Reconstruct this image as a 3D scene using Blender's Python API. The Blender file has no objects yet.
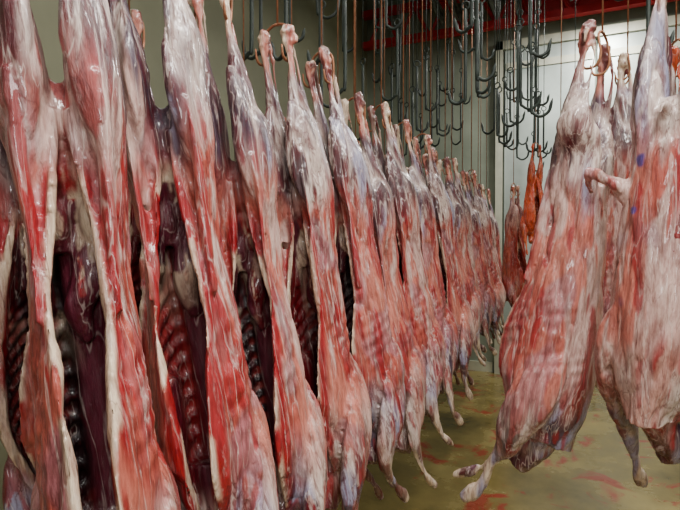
import bpy, bmesh, math, random
import numpy as np
from mathutils import Vector, Matrix, noise as mnoise

scene = bpy.context.scene
COL = scene.collection
CAMH = 1.55
YAW = math.radians(23.3)

def lin(c):
    c = np.array(c, float)/255.0
    return np.where(c <= 0.04045, c/12.92, ((c+0.055)/1.055)**2.4)
def L4(r, g, b):
    v = lin((r, g, b)); return (float(v[0]), float(v[1]), float(v[2]), 1.0)

# ------------------------------------------------------------------ geometry helpers
class Geo:
    def __init__(s): s.v = []; s.f = []
    def add(s, verts, faces):
        o = len(s.v); s.v.extend([tuple(p) for p in verts]); s.f.extend([tuple(i+o for i in f) for f in faces])
    def box(s, x0, x1, y0, y1, z0, z1):
        s.add([(x0,y0,z0),(x1,y0,z0),(x1,y1,z0),(x0,y1,z0),(x0,y0,z1),(x1,y0,z1),(x1,y1,z1),(x0,y1,z1)],
              [(0,3,2,1),(4,5,6,7),(0,1,5,4),(1,2,6,5),(2,3,7,6),(3,0,4,7)])
    def tube(s, P, R, sub=5, seg=14, ref=(1,0,0)):
        P = np.array(P, float)
        R = np.array([(r, r) if np.isscalar(r) else r for r in R], float)
        D = np.hstack([P, R])
        if sub > 1 and len(D) > 2:
            E = np.vstack([2*D[0]-D[1], D, 2*D[-1]-D[-2]])
            out = []
            for i in range(1, len(E)-2):
                for k in range(sub):
                    t = k/sub
                    a, b, c, d = E[i-1], E[i], E[i+1], E[i+2]
                    out.append(0.5*((2*b)+(-a+c)*t+(2*a-5*b+4*c-d)*t*t+(-a+3*b-3*c+d)*t**3))
            out.append(D[-1]); D = np.array(out)
        P = D[:, :3]; R = np.maximum(D[:, 3:], 0.001)
        n = len(P); T = np.gradient(P, axis=0)
        T /= np.linalg.norm(T, axis=1)[:, None]+1e-9
        ref = np.array(ref, float)
        vs = []
        for i in range(n):
            A = ref-np.dot(ref, T[i])*T[i]; A /= np.linalg.norm(A)+1e-9
            B = np.cross(T[i], A)
            for k in range(seg):
                a = 2*math.pi*k/seg
                vs.append(P[i]+A*math.cos(a)*R[i,0]+B*math.sin(a)*R[i,1])
        fs = []
        for i in range(n-1):
            for k in range(seg):
                k2 = (k+1) % seg
                fs.append((i*seg+k, i*seg+k2, (i+1)*seg+k2, (i+1)*seg+k))
        fs.append(tuple(range(seg))[::-1]); fs.append(tuple((n-1)*seg+k for k in range(seg)))
        s.add(vs, fs)
    def mesh(s, name, smooth=False):
        me = bpy.data.meshes.new(name); me.from_pydata(s.v, [], s.f); me.validate(); me.update()
        if smooth: me.polygons.foreach_set('use_smooth', [True]*len(me.polygons))
        return me
    def obj(s, name, mat=None, smooth=False, parent=None, loc=None):
        ob = bpy.data.objects.new(name, s.mesh(name, smooth)); COL.objects.link(ob)
        if mat: ob.data.materials.append(mat)
        if parent: ob.parent = parent
        if loc: ob.location = loc
        return ob

# ------------------------------------------------------------------ materials
def newmat(name):
    m = bpy.data.materials.new(name); m.use_nodes = True
    nt = m.node_tree; nt.nodes.clear()
    out = nt.nodes.new('ShaderNodeOutputMaterial'); b = nt.nodes.new('ShaderNodeBsdfPrincipled')
    nt.links.new(b.outputs[0], out.inputs[0]); return m, nt, b
def noise_node(nt, scale, vec=None, detail=4, mscale=None, rough=.55, dist=0, rot=None):
    tc = nt.nodes.new('ShaderNodeTexCoord'); n = nt.nodes.new('ShaderNodeTexNoise')
    n.inputs['Scale'].default_value = scale; n.inputs['Detail'].default_value = detail; n.inputs['Roughness'].default_value = rough
    n.inputs['Distortion'].default_value = dist
    src = tc.outputs['Object']
    if mscale:
        mp = nt.nodes.new('ShaderNodeMapping'); mp.inputs['Scale'].default_value = mscale
        if rot: mp.inputs['Rotation'].default_value = rot
        nt.links.new(src, mp.inputs[0]); src = mp.outputs[0]
    nt.links.new(src, n.inputs['Vector']); return n
def ramp(nt, src, stops):
    r = nt.nodes.new('ShaderNodeValToRGB')
    el = r.color_ramp.elements
    while len(el) < len(stops): el.new(0.5)
    for e, (p, c) in zip(el, stops):
        e.position = p; e.color = (c, c, c, 1) if np.isscalar(c) else c
    nt.links.new(src, r.inputs[0]); return r
def mix(nt, f, a, b, mode='MIX'):
    m = nt.nodes.new('ShaderNodeMix'); m.data_type = 'RGBA'; m.blend_type = mode
    for s, i in ((f, 0), (a, 6), (b, 7)):
        if hasattr(s, 'is_linked'): nt.links.new(s, m.inputs[i])
        else: m.inputs[i].default_value = s
    return m.outputs[2]
def mul(nt, a, b):
    m = nt.nodes.new('ShaderNodeMath'); m.operation = 'MULTIPLY'
    nt.links.new(a, m.inputs[0]); nt.links.new(b, m.inputs[1]); return m.outputs[0]
def bump(nt, b, h, strength, dist=0.01):
    bn = nt.nodes.new('ShaderNodeBump'); bn.inputs['Strength'].default_value = strength; bn.inputs['Distance'].default_value = dist
    nt.links.new(h, bn.inputs['Height']); nt.links.new(bn.outputs[0], b.inputs['Normal'])

def simple(name, c1, c2, scale=6, rough=.5, metal=0, bstr=.1, ms=None):
    m, nt, b = newmat(name); n = noise_node(nt, scale, mscale=ms)
    r = ramp(nt, n.outputs[0], [(.3, c1), (.7, c2)])
    nt.links.new(r.outputs[0], b.inputs['Base Color']); b.inputs['Roughness'].default_value = rough; b.inputs['Metallic'].default_value = metal
    if bstr: bump(nt, b, n.outputs[0], bstr)
    return m

m_meat, nt, b = newmat('wet_lamb_meat')
at = nt.nodes.new('ShaderNodeAttribute'); at.attribute_name = 'Col'
DW = at.outputs['Alpha']      # how much fine detail the tissue carries here
n1 = noise_node(nt, 1, mscale=(50, 50, 7), detail=9, rough=.7, dist=.4)
r1 = ramp(nt, n1.outputs[0], [(.55, 0), (.60, .28), (.70, .5)])
c = mix(nt, mul(nt, r1.outputs[0], DW), at.outputs['Color'], L4(208, 194, 188))
n2 = noise_node(nt, 1, mscale=(30, 30, 5), detail=9, rough=.72, dist=.5)
r2 = ramp(nt, n2.outputs[0], [(.54, 0), (.585, .55), (.7, .88)])
c = mix(nt, mul(nt, r2.outputs[0], DW), c, L4(96, 8, 22))
n5 = noise_node(nt, 1, mscale=(30, 30, 4), detail=3, rough=.5, dist=.6, rot=(.12, .15, 0))
r5 = ramp(nt, n5.outputs[0], [(.48, 0), (.497, .6), (.503, .6), (.52, 0)])
c = mix(nt, mul(nt, r5.outputs[0], DW), c, L4(220, 206, 196))
n6 = noise_node(nt, 1, mscale=(26, 26, 5), detail=4, rough=.55, dist=.7, rot=(-.15, .1, 0))
r6 = ramp(nt, n6.outputs[0], [(.48, 0), (.5, .75), (.52, 0)])
c = mix(nt, mul(nt, r6.outputs[0], DW), c, L4(84, 8, 20))
n4 = noise_node(nt, 1, mscale=(120, 120, 22), detail=5, rough=.65)
r4 = ramp(nt, n4.outputs[0], [(.36, (.62,.52,.52,1)), (.58, (1,1,1,1))])
c = mix(nt, 1.0, c, r4.outputs[0], 'MULTIPLY')
nt.links.new(c, b.inputs['Base Color'])
rr = ramp(nt, n1.outputs[0], [(.35, .46), (.65, .2)])
nt.links.new(rr.outputs[0], b.inputs['Roughness'])
b.inputs['Coat Weight'].default_value = .35; b.inputs['Coat Roughness'].default_value = .1
n3 = noise_node(nt, 1, mscale=(80, 80, 12), detail=6, rough=.65)
bump(nt, b, n3.outputs[0], .65, .009)

m_hook = simple('dark_hook_steel', L4(18, 27, 24), L4(48, 60, 53), 20, .55, .1)
m_rust = simple('copper_rod', L4(130, 78, 52), L4(166, 116, 84), 40, .5, .4)
m_red = simple('red_painted_steel', L4(165, 12, 28), L4(200, 26, 38), 5, .45)
m_rail = simple('galvanised_rail', L4(70, 74, 68), L4(110, 114, 106), 12, .5, .4)
m_wall = simple('wall_panel', L4(112, 120, 106), L4(150, 158, 142), 1.4, .6, 0, .05)
m_walll = simple('wall_left_panel', L4(116, 116, 92), L4(142, 142, 116), 1.2, .6, 0, .05)
m_door = simple('steel_door', L4(146, 158, 152), L4(200, 210, 204), 1.6, .32, .3, .05)
m_trim = simple('trim_metal', L4(180, 182, 165), L4(205, 205, 185), 5, .4, .3, 0)
m_ceil = simple('ceiling_paint', L4(90, 90, 80), L4(110, 110, 100), 2, .8, 0, 0)
m_lamp, nt, b = newmat('lamp_tube')
b.inputs['Emission Color'].default_value = (1, .98, .92, 1); b.inputs['Emission Strength'].default_value = 8; b.inputs['Base Color'].default_value = (1,1,1,1)

m_floor, nt, b = newmat('wet_concrete_floor')
n = noise_node(nt, 1.6, detail=8, rough=.65)
r = ramp(nt, n.outputs[0], [(.3, L4(80, 69, 36)), (.5, L4(114, 99, 54)), (.7, L4(150, 134, 82))])
nb = noise_node(nt, 3.1, detail=6, rough=.6, dist=.8)
rb = ramp(nt, nb.outputs[0], [(.56, 0), (.62, .8)])
c = mix(nt, rb.outputs[0], r.outputs[0], L4(135, 26, 24))
nt.links.new(c, b.inputs['Base Color'])
rr = ramp(nt, n.outputs[0], [(.4, .12), (.65, .4)])
nt.links.new(rr.outputs[0], b.inputs['Roughness'])
bump(nt, b, n.outputs[0], .15, .02)

# ------------------------------------------------------------------ carcass mesh
TS = [ .40, .48, .58, .70, .82, .94, 1.04, 1.11]
def carcass_mesh(name, seed, voxel=.007, W=1.0, slit=1.0, spread=1.0, tone=0.0, fat=0.0, stamps=None, orange=0.0, foreleg=1.0, tail=False, DY=1.0, calm=0.0):
    rnd = random.Random(seed); rv = lambda a: rnd.uniform(-a, a)
    g = Geo()
    H = min(1.0, .55+.45*W)
    RX = np.array([.066,.074,.084,.098,.108,.108,.088,.058])*W*(1+rv(.05))
    RY = np.array([.060,.068,.082,.104,.124,.130,.108,.070])*(1+rv(.06))*DY
    CY = np.array([.030,.030,.025,.015,.005,.000,.010,.020])
    SL = np.array([.22,.36,.52,.56,.44,.36,.32,.22])*slit
    TH = np.array([.026,.018,.015,.015,.020,.024,.026,.030])
    ss = np.linspace(TS[0], TS[-1], 150)
    f = lambda A: np.interp(ss, TS, A)
    k = np.ones(9)/9
    def sm(A):
        a = np.pad(f(A), 4, mode='edge'); return np.convolve(a, k, 'valid')
    rx, ry, cy, sl, th = map(sm, (RX, RY, CY, SL, TH))
    M = 44; verts = []
    ph = rnd.uniform(0, 6); asym = rv(.12)
    for i, s in enumerate(ss):
        sw = sl[i]*(1+.14*math.sin(s*14+ph))
        a0 = -math.pi/2+sw+asym; a1 = 1.5*math.pi-sw+asym
        An = np.linspace(a0, a1, M)
        de = np.minimum(An-a0, a1-An)
        fl = 1+.16*np.exp(-de/.25)*np.clip(math.sin((s-.4)/.7*math.pi), 0, 1)
        ribm = max(0, min(1, (s-.64)/.06))*max(0, min(1, (1.04-s)/.05))
        for q in range(M):
            verts.append((rx[i]*fl[q]*math.cos(An[q]), cy[i]+ry[i]*fl[q]*math.sin(An[q]), -s))
        for q in range(M-1, -1, -1):
            rib = .0045*ribm*math.sin(2*math.pi*(s+.05*math.sin(An[q]))/.034)*max(0, min(1, (de[q]-.2)/.5))
            ir = th[i]-rib
            verts.append(((rx[i]*fl[q]-ir)*math.cos(An[q]), cy[i]+(ry[i]*fl[q]-ir)*math.sin(An[q]), -s))
    n = 2*M; fs = []
    for i in range(len(ss)-1):
        for q in range(n):
            q2 = (q+1) % n; fs.append((i*n+q, i*n+q2, (i+1)*n+q2, (i+1)*n+q))
    for q in range(M-1):
        fs.append((q+1, q, n-1-q, n-2-q))
        o = (len(ss)-1)*n; fs.append((o+q, o+q+1, o+n-2-q, o+n-1-q))
    g.add(verts, fs)
    g.tube([(0,.06,-.42),(0,.08*DY,-.58),(0,.095*DY,-.8),(0,.09*DY,-1.0),(0,.06,-1.12)], [(.04*H,.025),(.038*H,.025),(.034*H,.022),(.036*H,.024),(.043*H,.035)])
    g.tube([(0,.03,-.35),(0,.035,-.40),(0,.045,-.47),(0,.06,-.54)], [(.025*H,.025),(.060*H,.045),(.062*H,.04),(.035*H,.025)])
    for sg in (-1, 1):
        sp = spread*(1+rv(.15)); lz = rv(.02); q1 = rv(.008); q2 = rv(.008)
        X = lambda x: sg*x*sp*H
        h = sg*H
        g.tube([(X(.040)+q2,-.004,.028+lz),(X(.041)+q2,.002,.012+lz),(X(.043),.0,-.022),(X(.045),.0,-.07),(X(.048)+q1,.0,-.13),(X(.052)+q1,.005,-.19),(X(.053),.008,-.25),
                (h*.052,.012,-.32),(h*.052,.018,-.40),(h*.050,.025,-.48),(h*.055,.03,-.56),(h*.06,.03,-.64)],
               [(.010,.014),(.017,.020),(.013,.017),(.009,.013),(.014,.019),(.023*H,.032),(.034*H,.048),(.041*H,.062),(.042*H,.066),(.035*H,.052),(.024*H,.035),(.012,.015)], seg=18)
        g.tube([(X(.052)+q2,.006,.0+lz),(X(.056)+q2,.008,-.012+lz),(X(.052),.004,-.03)], [.008,.011,.006], sub=3, seg=8)
        g.tube([(X(.040),.016,.0),(X(.043),.032,-.06),(X(.048),.032,-.13),(X(.052),.028,-.20)], [.008,.0055,.007,.014], seg=8)
        g.tube([(X(.040),-.025,-.18),(h*.038,-.040,-.27),(h*.036,-.040,-.36),(h*.048,-.030,-.44),(h*.055,-.015,-.50)], [.009,.021*H,.021*H,.013,.008], seg=12)
        g.tube([(h*.055,-.045,-.36),(h*.058,-.045*DY,-.46),(rx[30]*sg*.8,-.05*DY,-.56),(rx[60]*sg*.7,-.07*DY,-.68)], [(.008,.012),(.009,.016),(.008,.014),(.006,.008)], seg=12)
        g.tube([(X(.055),.032,-.20),(h*.054,.052,-.30),(h*.048,.060,-.38),(h*.04,.055,-.45)], [.012,.024*H,.026*H,.012], seg=12)
        fx = rv(.025); fy = rv(.03); bend = rnd.uniform(.6, 1.5)*foreleg
        g.tube([(sg*.070*W,.055*DY,-.82),(sg*.092*W,.035,-.92),(sg*.098*W,.005,-1.01),(sg*.09*W,-.03,-1.09),(sg*.08*W+fx*.4,-.055,-1.15),
                (sg*.072*W+fx*.8,-.065-.02*bend,-1.21),(sg*.068*W+fx,-.06-.05*bend+fy,-1.28),(sg*.066*W+fx,-.05-.08*bend+fy,-1.325),(sg*.066*W+fx,-.045-.105*bend+fy,-1.355)],
               [(.012,.03),(.028,.058),(.033*H,.066),(.033*H,.052),(.026*H,.035),(.016,.021),(.0115,.013),(.017,.019),(.013,.014)], seg=16)
        g.tube([(h*.022,.04,-.50),(h*.028,.03,-.545),(h*.025,.04,-.59)], [.01,.020,.01], seg=12)
    g.tube([(.005,.05,-.56),(.01+rv(.01),.035,-.62),(-.008,.04,-.67),(.0,.05,-.72)], [(.015,.015),(.024,.022),(.02,.022),(.01,.015)], seg=14)
    nx = rv(.03)
    g.tube([(0,.05,-.98),(0,.035,-1.06),(nx*.5,.01,-1.12),(nx,-.02,-1.17),(nx,-.045,-1.205)], [(.062*W,.055),(.053*W,.05),(.043,.047),(.038,.042),(.032,.036)], seg=16)
    if tail:
        g.tube([(.05,.04,-.60),(.095,.06,-.56),(.14,.07,-.53),(.175,.065,-.52)], [.032,.024,.018,.022], seg=12)
        g.tube([(.165,.065,-.52),(.172,.06,-.545),(.16,.055,-.575)], [.017,.012,.010], seg=10)
    g.tube([(0,.07,-.40),(0,.095,-.38),(0,.11,-.405)], [.018,.012,.007], seg=10)
    ob = g.obj('tmp', None)
    md = ob.modifiers.new('r', 'REMESH'); md.mode = 'VOXEL'; md.voxel_size = voxel; md.use_smooth_shade = True
    ms = ob.modifiers.new('s', 'SMOOTH'); ms.factor = .5; ms.iterations = 2
    dg = bpy.context.evaluated_depsgraph_get()
    me = bpy.data.meshes.new_from_object(ob.evaluated_get(dg)); me.name = name
    old = ob.data; bpy.data.objects.remove(ob); bpy.data.meshes.remove(old)
    N = len(me.vertices)
    co = np.empty(N*3); me.vertices.foreach_get('co', co); co = co.reshape(-1, 3)
    nr = np.empty(N*3); me.vertex_normals.foreach_get('vector', nr); nr = nr.reshape(-1, 3)
    off = seed*7.3
    def nz(sx, sy, sz, o=0):
        return np.array([mnoise.noise((p[0]*sx+off+o, p[1]*sy+o, p[2]*sz-o)) for p in co])
    S = -co[:, 2]; x = co[:, 0]; y = co[:, 1]
    sst = lambda a, b, v: (lambda t: t*t*(3-2*t))(np.clip((v-a)/(b-a), 0, 1))
    irx = np.interp(S, ss, rx); iry = np.interp(S, ss, ry); icy = np.interp(S, ss, cy); isl = np.interp(S, ss, sl)
    rho = np.sqrt((x/irx)**2+((y-icy)/iry)**2)
    ang = np.arctan2((y-icy)/iry, x/irx)-asym
    dfront = np.abs(((ang+math.pi/2+math.pi) % (2*math.pi))-math.pi)
    intr = (S > .44) & (S < 1.06)
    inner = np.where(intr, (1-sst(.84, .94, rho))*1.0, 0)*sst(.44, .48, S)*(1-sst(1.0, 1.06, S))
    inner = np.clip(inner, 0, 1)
    A = nz(10, 10, 1.8, 11); B = nz(26, 26, 3.2, 17); Cc = nz(6, 6, 2.4, 23); D = nz(55, 55, 7, 31); E = nz(14, 14, 8, 41)
    R1 = 1-np.abs(nz(16, 16, 4, 3))*2.2; R2 = 1-np.abs(nz(34, 34, 7, 8))*2.2
    bone = 1-sst(.02, .1, S)
    d = nz(9, 9, 4)*.008-np.clip(R1-.55, 0, 1)*.015-np.clip(R2-.6, 0, 1)*.006+nz(60, 60, 24, 5)*.0012
    d = d*(1-.5*bone)+nz(70, 70, 70, 9)*.005*bone
    ribph = 2*math.pi*(S+.3*y+.012*E)/.034
    ribzone = sst(.68, .76, S)*(1-sst(.88, .96, S))*sst(.04, .06, np.abs(x))*sst(-.25, .2, E+Cc)
    co2 = co+nr*((d+np.sin(ribph)*.0012*ribzone)*(1-.5*inner))[:, None]
    me.vertices.foreach_set('co', co2.ravel())
    C = lambda *c: lin(c)[None, :]
    white = C(206, 188, 178); blue = C(150, 148, 172); purple = C(50, 12, 34); pink = C(192, 116, 100); salmon = C(170, 80, 68)
    red = C(148, 12, 26); dark = C(26, 3, 9); cream = C(224, 204, 176); maroon = C(80, 6, 20)
    def mx(a, b, t): t = np.clip(t, 0, 1)[:, None]; return a*(1-t)+b*t
    seam = np.clip(R1-.6, 0, 1)*2.5
    col = np.repeat(pink, N, 0)
    col = mx(col, salmon, sst(-.2, .2, Cc))
    col = mx(col, white, sst(.16-fat, .30-fat, A+.5*D)*.65)
    col = mx(col, blue, sst(.15, .3, E-.5*A)*.25)
    col = mx(col, red, sst(.22-tone+calm, .32-tone+calm, B+.5*D)*.8)
    col = mx(col, maroon, seam*.45*sst(-.2, .2, E)*(1-calm*3))
    col = mx(col, red, (.5-.5*np.sin(ribph))*ribzone*(.12+calm*1.4))
    th_ = (1-sst(.34, .48, S+.16*A+.07*D))*sst(.08, .14, S)
    thc = mx(np.repeat(blue, N, 0), white, sst(-.15, .15, Cc+.4*B))
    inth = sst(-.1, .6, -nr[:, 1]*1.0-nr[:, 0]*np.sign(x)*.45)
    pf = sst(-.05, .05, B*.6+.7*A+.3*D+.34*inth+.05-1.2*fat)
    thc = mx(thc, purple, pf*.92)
    thc = mx(thc, maroon, sst(.12, .22, E+.5*D)*.6)
    thc = mx(thc, white, seam*.8)
    col = mx(col, thc, th_)
    sh = 1-sst(.07, .13, S)
    shc = mx(np.repeat(cream, N, 0), pink, sst(-.1, .2, B)); shc = mx(shc, maroon, sst(.06, .18, E+.6*D)*.85)
    col = mx(col, shc, sh)
    so = sst(.90, 1.04, S+.14*A)
    soc = mx(np.repeat(white, N, 0), blue, sst(-.2, .15, Cc+.3*B)); soc = mx(soc, purple, sst(.0, .07, B+.5*E)*.85); soc = mx(soc, pink, sst(.0, .3, A)*.6)
    soc = mx(soc, red, sst(.12, .2, D+.7*E)*.75); soc = mx(soc, white, seam*.5)
    col = mx(col, soc, so)
    tip = sst(1.16, 1.21, S)
    tc = mx(np.repeat(cream, N, 0), blue, sst(-.1, .2, B)); tc = mx(tc, maroon, sst(.05, .15, E+.5*D)*.85)
    col = mx(col, tc, tip*.9)
    col = mx(col, maroon, sst(1.13, 1.18, S)*(np.abs(x) < .045)*.85)
    rb = sst(.35, .75, .5+.5*np.sin(2*math.pi*(S+.05*np.sin(ang))/.034))*sst(.64, .70, S)*sst(-.3, .1, E+B)*sst(.5, .7, rho)
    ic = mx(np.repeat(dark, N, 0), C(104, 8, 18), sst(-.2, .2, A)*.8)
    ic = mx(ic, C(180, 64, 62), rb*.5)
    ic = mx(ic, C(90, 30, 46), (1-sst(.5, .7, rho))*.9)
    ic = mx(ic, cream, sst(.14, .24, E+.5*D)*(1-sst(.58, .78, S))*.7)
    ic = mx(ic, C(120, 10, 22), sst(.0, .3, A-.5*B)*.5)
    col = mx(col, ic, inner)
    ew = .32*(1+.9*A)
    edge = np.where(intr, np.clip((1-np.abs(dfront-isl)/np.maximum(ew, .08))*2.2, 0, 1), 0)*sst(.44, .50, S)*(1-sst(1.02, 1.1, S))
    col = mx(col, red, edge*sst(-.3, -.05, A+.4*D+.18)*.95)
    e2 = np.where(intr, np.clip(1.3-np.abs(dfront-isl)/.10, 0, 1), 0)*sst(.46, .52, S)
    col = mx(col, cream, e2*sst(-.1, .05, E+.3*D+.15)*.9)
    if orange: col = mx(col, mx(col, C(225, 120, 50), np.full(N, .5))*C(255, 165, 70)*1.15, np.full(N, orange))
    if stamps:
        for (px, py, pz, r) in stamps:
            dd = np.sqrt((co[:,0]-px)**2+(co[:,1]-py)**2+(co[:,2]-pz)**2)
            col = mx(col, C(40, 50, 140), (1-sst(r*.6, r, dd))*sst(-.3, .1, D)*.85)
    dw = .48+.30*th_+.35*so+.25*(Cc > .1)
    dw = np.clip(np.maximum(dw, inner*.3), 0, .95)*(1-1.0*calm*(1-th_))
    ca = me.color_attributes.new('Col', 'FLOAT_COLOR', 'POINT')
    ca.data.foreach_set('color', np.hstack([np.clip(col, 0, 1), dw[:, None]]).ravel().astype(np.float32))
    me.polygons.foreach_set('use_smooth', [True]*len(me.polygons))
    me.materials.append(m_meat); me.update()
    return me

RAILZ = 4.2
def hook_mesh(length, half):
    g = Geo()
    g.tube([(0,.02,.03),(0,.02,length)], [.0028,.0028], sub=1, seg=8)
    for sg in (-1, 1):
        g.tube([(0,.02,.035),(sg*half*.5,.02,.03),(sg*half,.022,.01),(sg*half,.028,-.04),(sg*half,.015,-.07),(sg*half,-.015,-.07),(sg*half,-.025,-.04)],
               [.0038]*6+[.002], sub=4, seg=8)
    return g.mesh('meat_hook', True)

RV = Vector((math.cos(YAW), math.sin(YAW), 0)); FV = Vector((-math.sin(YAW), math.cos(YAW), 0))
def place(me, px, py, top, rel, lean, scale=1.0, pitch=0.0):
    ob = bpy.data.objects.new('lamb_carcass', me); COL.objects.link(ob)
    yc = math.atan2(-px, py)
    base = Matrix.Translation((px, py, top)) @ Matrix.Rotation(math.radians(-lean), 4, FV) @ Matrix.Rotation(math.radians(pitch), 4, RV)
    ob.matrix_world = base @ Matrix.Rotation(yc+math.radians(rel), 4, 'Z') @ Matrix.Diagonal((scale, scale, scale, 1))
    hk = bpy.data.objects.new('suspension_hook', hook_mesh((RAILZ-top), .038*scale)); COL.objects.link(hk)
    hk.data.materials.append(m_rust)
    hk.parent = ob
    hk.matrix_parent_inverse = ob.matrix_world.inverted()
    hk.matrix_world = Matrix.Translation((px, py, top)) @ Matrix.Rotation(yc+math.radians(rel), 4, 'Z')
    return ob

TOP = CAMH+.56
ROW = [ # y, rel, lean, slit, W, spread, tone, dz, foreleg
 (.50, -8, 6, .75, .72, 1.1, .04, .05, .6),
 (.69, -14, 8, .75, .76, 1.1, .02, .06, .5),
 (.91, -18, 8, .78, .76, .8, .06, .0, .3),
 (1.18, -32, 8, .85, .78, .85, .02, .0, -.3),
 (1.45, -36, 9, .85, .78, .75, .05, .02, -.5),
 (1.73, -32, 9, .85, .76, .8, .05, -.05, -.7),
 (2.03, -38, 9, .85, .80, .8, .03, .0, -.6),
 (2.36, -34, 9, .85, .76, .8, .06, .0, -.7),
]
far = []
for i, (yy, rel, lean, sl, W, spd, tn, dz, fl_) in enumerate(ROW):
    me = carcass_mesh('lamb_carcass', 11+i, voxel=.0044 if i < 5 else .006, W=W, slit=sl, spread=spd, tone=tn, DY=.82, foreleg=fl_)
    far.append(me)
    place(me, -.70, yy, TOP+dz, rel, lean, 1.05)
rnd = random.Random(5)
yy = 2.70
for i in range(10):
    place(far[3+i % 5], -.70+rnd.uniform(-.03, .03), yy, TOP+rnd.uniform(-.04, .03), -36+rnd.uniform(-14, 14), 8+rnd.uniform(-2, 2), rnd.uniform(.99, 1.06))
    yy += rnd.uniform(.27, .36)
# second row behind
yy = .45
for i in range(13):
    place(far[(i*3+1) % 8], -1.12+rnd.uniform(-.03, .03), yy, TOP+rnd.uniform(-.03, .05), -20+rnd.uniform(-40, 40), 5+rnd.uniform(-2, 2), rnd.uniform(.98, 1.05))
    yy += rnd.uniform(.25, .33)
# right group
mR1 = carcass_mesh('lamb_carcass', 41, .0044, W=1.08, slit=.7, spread=1.7, tone=-.05, fat=.14, foreleg=1.7, calm=.10)
mR2 = carcass_mesh('lamb_carcass', 42, .0044, W=1.05, slit=.7, spread=1.1, tone=-.08, fat=.16, tail=True, calm=.13, DY=.9,
                   stamps=[(.06,.08,-.84,.02),(.045,.08,-.5,.02),(.05,.085,-.62,.012)])
place(mR1, .09, 1.66, TOP+.02, -108, -8, 1.03)
place(mR2, .265, 1.40, TOP+.11, 165, -3.5, .96)
mO = carcass_mesh('lamb_carcass', 43, .0075, tone=.05, orange=.95, W=1.3, slit=.4)
mO2 = carcass_mesh('lamb_carcass', 44, .0085, tone=.15, orange=.3)
place(mO, -.17, 4.25, CAMH+.77, 20, -2, .62)
place(mO2, -.36, 4.75, CAMH+.52, 60, 0, .9)
place(mO, .375, 2.05, CAMH+.66, 120, -2, 1.0)
place(mO2, .02, 3.3, CAMH+.5, 100, -4, 1.0)
place(far[6], .22, 2.3, TOP+.16, -90, -2)

# ------------------------------------------------------------------ empty hooks & rails
g = Geo()
rnd = random.Random(9)
def add_hook(x, y, zb, yaw, L, big):
    c, s = math.cos(yaw), math.sin(yaw)
    r = .035*big
    pts = [(0,0,L)]
    pts += [(0,0,r*1.2),(r*.25,0,r*.4),(r,0,0),(r*1.8,0,r*.45),(r*2.05,0,r*1.3),(r*2.2,0,r*1.9)]
    P = [(x+p[0]*c, y+p[0]*s, zb+p[2]) for p in pts]
    g.tube(P, [.009]*6+[.002], sub=4, seg=8, ref=(-s, c, 0))
    P = [(x+.022*math.sin(a)*c, y+.022*math.sin(a)*s, zb+L+.02-.022*math.cos(a)) for a in np.linspace(0, 2*math.pi, 12)]
    g.tube(P, [.005]*12, sub=1, seg=6, ref=(-s, c, 0))
    g.tube([(x,y,zb+L+.035),(x,y,RAILZ)], [.003,.003], sub=1, seg=6)
RAILS = [-1.30, -1.0, -.46, -.22]
for rx_ in RAILS:
    y = 1.3 if rx_ < -.6 else 2.6
    while y < 5.9:
        add_hook(rx_+rnd.uniform(-.07,.07), y, rnd.choice([2.34, 2.45, 2.6, 2.85, 3.1])+rnd.uniform(-.05,.05), rnd.choice([0, .3, -.4, 3.0, 2.7]), rnd.uniform(.35,.6), rnd.uniform(1.0,1.7))
        y += rnd.uniform(.13, .26)
for (x, y, zb) in [(-1.1,.45,2.2),(-.98,.95,2.3),(.3,1.9,2.35),(.45,2.2,2.4),(.15,2.1,2.45),(.35,2.6,2.4),(.6,2.9,2.5),(.9,3.1,2.4),(.1,4.4,2.3)]:
    add_hook(x, y, zb, rnd.uniform(-.5,.8), .42, 1.4)
g.obj('meat_hooks', m_hook, True)
for rx_ in RAILS+[-.70, -1.12, .1, .35, .72]:
    g = Geo(); g.box(rx_-.015, rx_+.015, .2, 6.1, RAILZ, RAILZ+.08); g.box(rx_-.04, rx_+.04, .2, 6.1, RAILZ+.08, RAILZ+.09)
    g.obj('overhead_rail', m_rail)

# ------------------------------------------------------------------ room
X0, X1, Y0, Y1, H = -2.4, 3.2, -2.5, 6.5, 4.9
def slab(name, a, mat):
    g = Geo(); g.box(*a); return g.obj(name, mat)
slab('floor', (X0-.1, X1+.1, Y0-.1, Y1+.1, -.1, 0), m_floor)
slab('ceiling', (X0-.1, X1+.1, Y0-.1, Y1+.1, H, H+.1), m_ceil)
slab('wall_back', (X0-.1, X1+.1, Y1, Y1+.1, 0, H), m_wall)
slab('wall_front', (X0-.1, X1+.1, Y0-.1, Y0, 0, H), m_wall)
slab('wall_left', (X0-.1, X0, Y0, Y1, 0, H), m_walll)
slab('wall_right', (X1, X1+.1, Y0, Y1, 0, H), m_wall)
door = bpy.data.objects.new('door_1', None); COL.objects.link(door)
def part(name, boxes, mat, parent, smooth=False):
    g = Geo()
    for b_ in boxes: g.box(*b_)
    return g.obj(name, mat, parent=parent)
part('door_panel', [(-.62, .35, Y1-.05, Y1, 0, 3.9), (.38, 1.35, Y1-.05, Y1, 0, 3.9)], m_door, door)
part('door_frame', [(-.72, -.64, Y1-.09, Y1, 0, 4.0), (1.37, 1.45, Y1-.09, Y1, 0, 4.0), (-.72, 1.45, Y1-.09, Y1, 3.9, 4.0)], m_trim, door)
part('door_bands', [(-.60, .33, Y1-.07, Y1-.05, 3.66, 3.74), (.40, 1.33, Y1-.07, Y1-.05, 3.66, 3.74), (-.60, .33, Y1-.07, Y1-.05, 1.2, 1.26)], m_trim, door)
part('trim_1', [(X0, -.75, Y1-.03, Y1, 0, .12)], m_trim, None)
beam = bpy.data.objects.new('red_steel_truss', None); COL.objects.link(beam)
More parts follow.
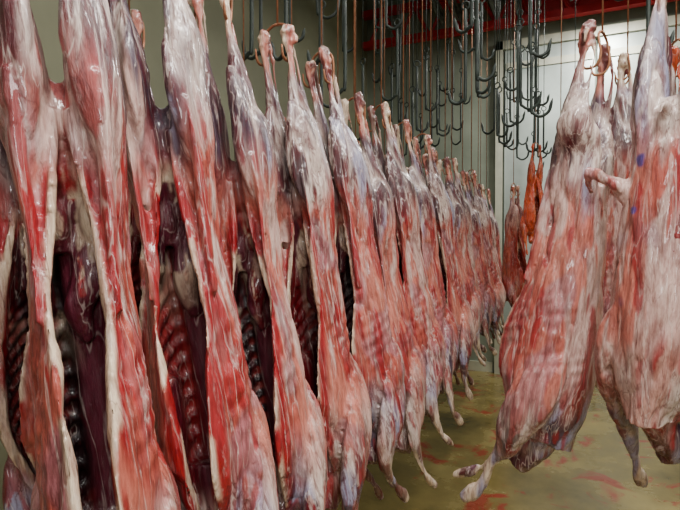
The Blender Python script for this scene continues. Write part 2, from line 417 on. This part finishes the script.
part('chords', [(X0+.02, X1-.02, 6.25, 6.35, 4.12, 4.2), (X0+.02, X1-.02, 6.25, 6.35, 4.52, 4.60), (-.6, 1.9, 6.36, 6.40, 4.21, 4.75)], m_red, beam)
g = Geo()
xx = X0+.1
while xx < X1-.4:
    g.tube([(xx,6.3,4.16),(xx+.2,6.3,4.56)], [.022,.022], sub=1, seg=8); g.tube([(xx+.2,6.3,4.56),(xx+.4,6.3,4.16)], [.022,.022], sub=1, seg=8); xx += .4
g.obj('braces', m_red, parent=beam)

def lamp(x, y, z, power, sx=1.3):
    e = bpy.data.objects.new('fluorescent_lamp', None); COL.objects.link(e); e.location = (x, y, z)
    g = Geo(); g.box(-.09, .09, -sx/2, sx/2, .03, .09); g.obj('lamp_housing', m_trim, parent=e)
    g = Geo(); g.tube([(0,-sx/2+.03,.0),(0,sx/2-.03,.0)], [.018,.018], sub=1, seg=12); g.obj('tube', m_lamp, True, parent=e)
    g = Geo(); g.box(-.01,.01,-.02,.02,.09,H-z); g.obj('stem', m_trim, parent=e)
    l = bpy.data.lights.new('lamp_light', 'AREA'); l.shape = 'RECTANGLE'; l.size = .25; l.size_y = sx; l.energy = power; l.color = (1, .975, .92)
    lo = bpy.data.objects.new('lamp_light', l); COL.objects.link(lo); lo.parent = e; lo.location = (0, 0, -.03)
lamp(.5, .1, 3.4, 112)
lamp(-.34, 2.6, 4.5, 56)
lamp(1.2, 1.6, 3.9, 75)
lamp(.53, 5.4, 4.1, 110, .9)
lamp(-1.8, 1.6, 4.0, 12)
l = bpy.data.lights.new('front_light', 'AREA'); l.size = .3; l.energy = 11; l.color = (1, .98, .95)  # unseen flash-like area light, behind and above the camera, aimed at the rows
lo = bpy.data.objects.new('front_light', l); COL.objects.link(lo); lo.location = (.35, -.5, 1.9)
lo.rotation_euler = (Vector((-.5, 1.6, 1.3))-Vector(lo.location)).to_track_quat('-Z', 'Y').to_euler()

w = bpy.data.worlds.new('World'); scene.world = w; w.use_nodes = True
w.node_tree.nodes['Background'].inputs[0].default_value = (.8, .85, .9, 1); w.node_tree.nodes['Background'].inputs[1].default_value = .12

cam = bpy.data.cameras.new('camera'); co = bpy.data.objects.new('camera', cam); COL.objects.link(co)
cam.lens = 27; cam.sensor_width = 36; cam.clip_start = .02
co.location = (0, 0, CAMH); co.rotation_euler = (math.radians(89), 0, YAW)
scene.camera = co
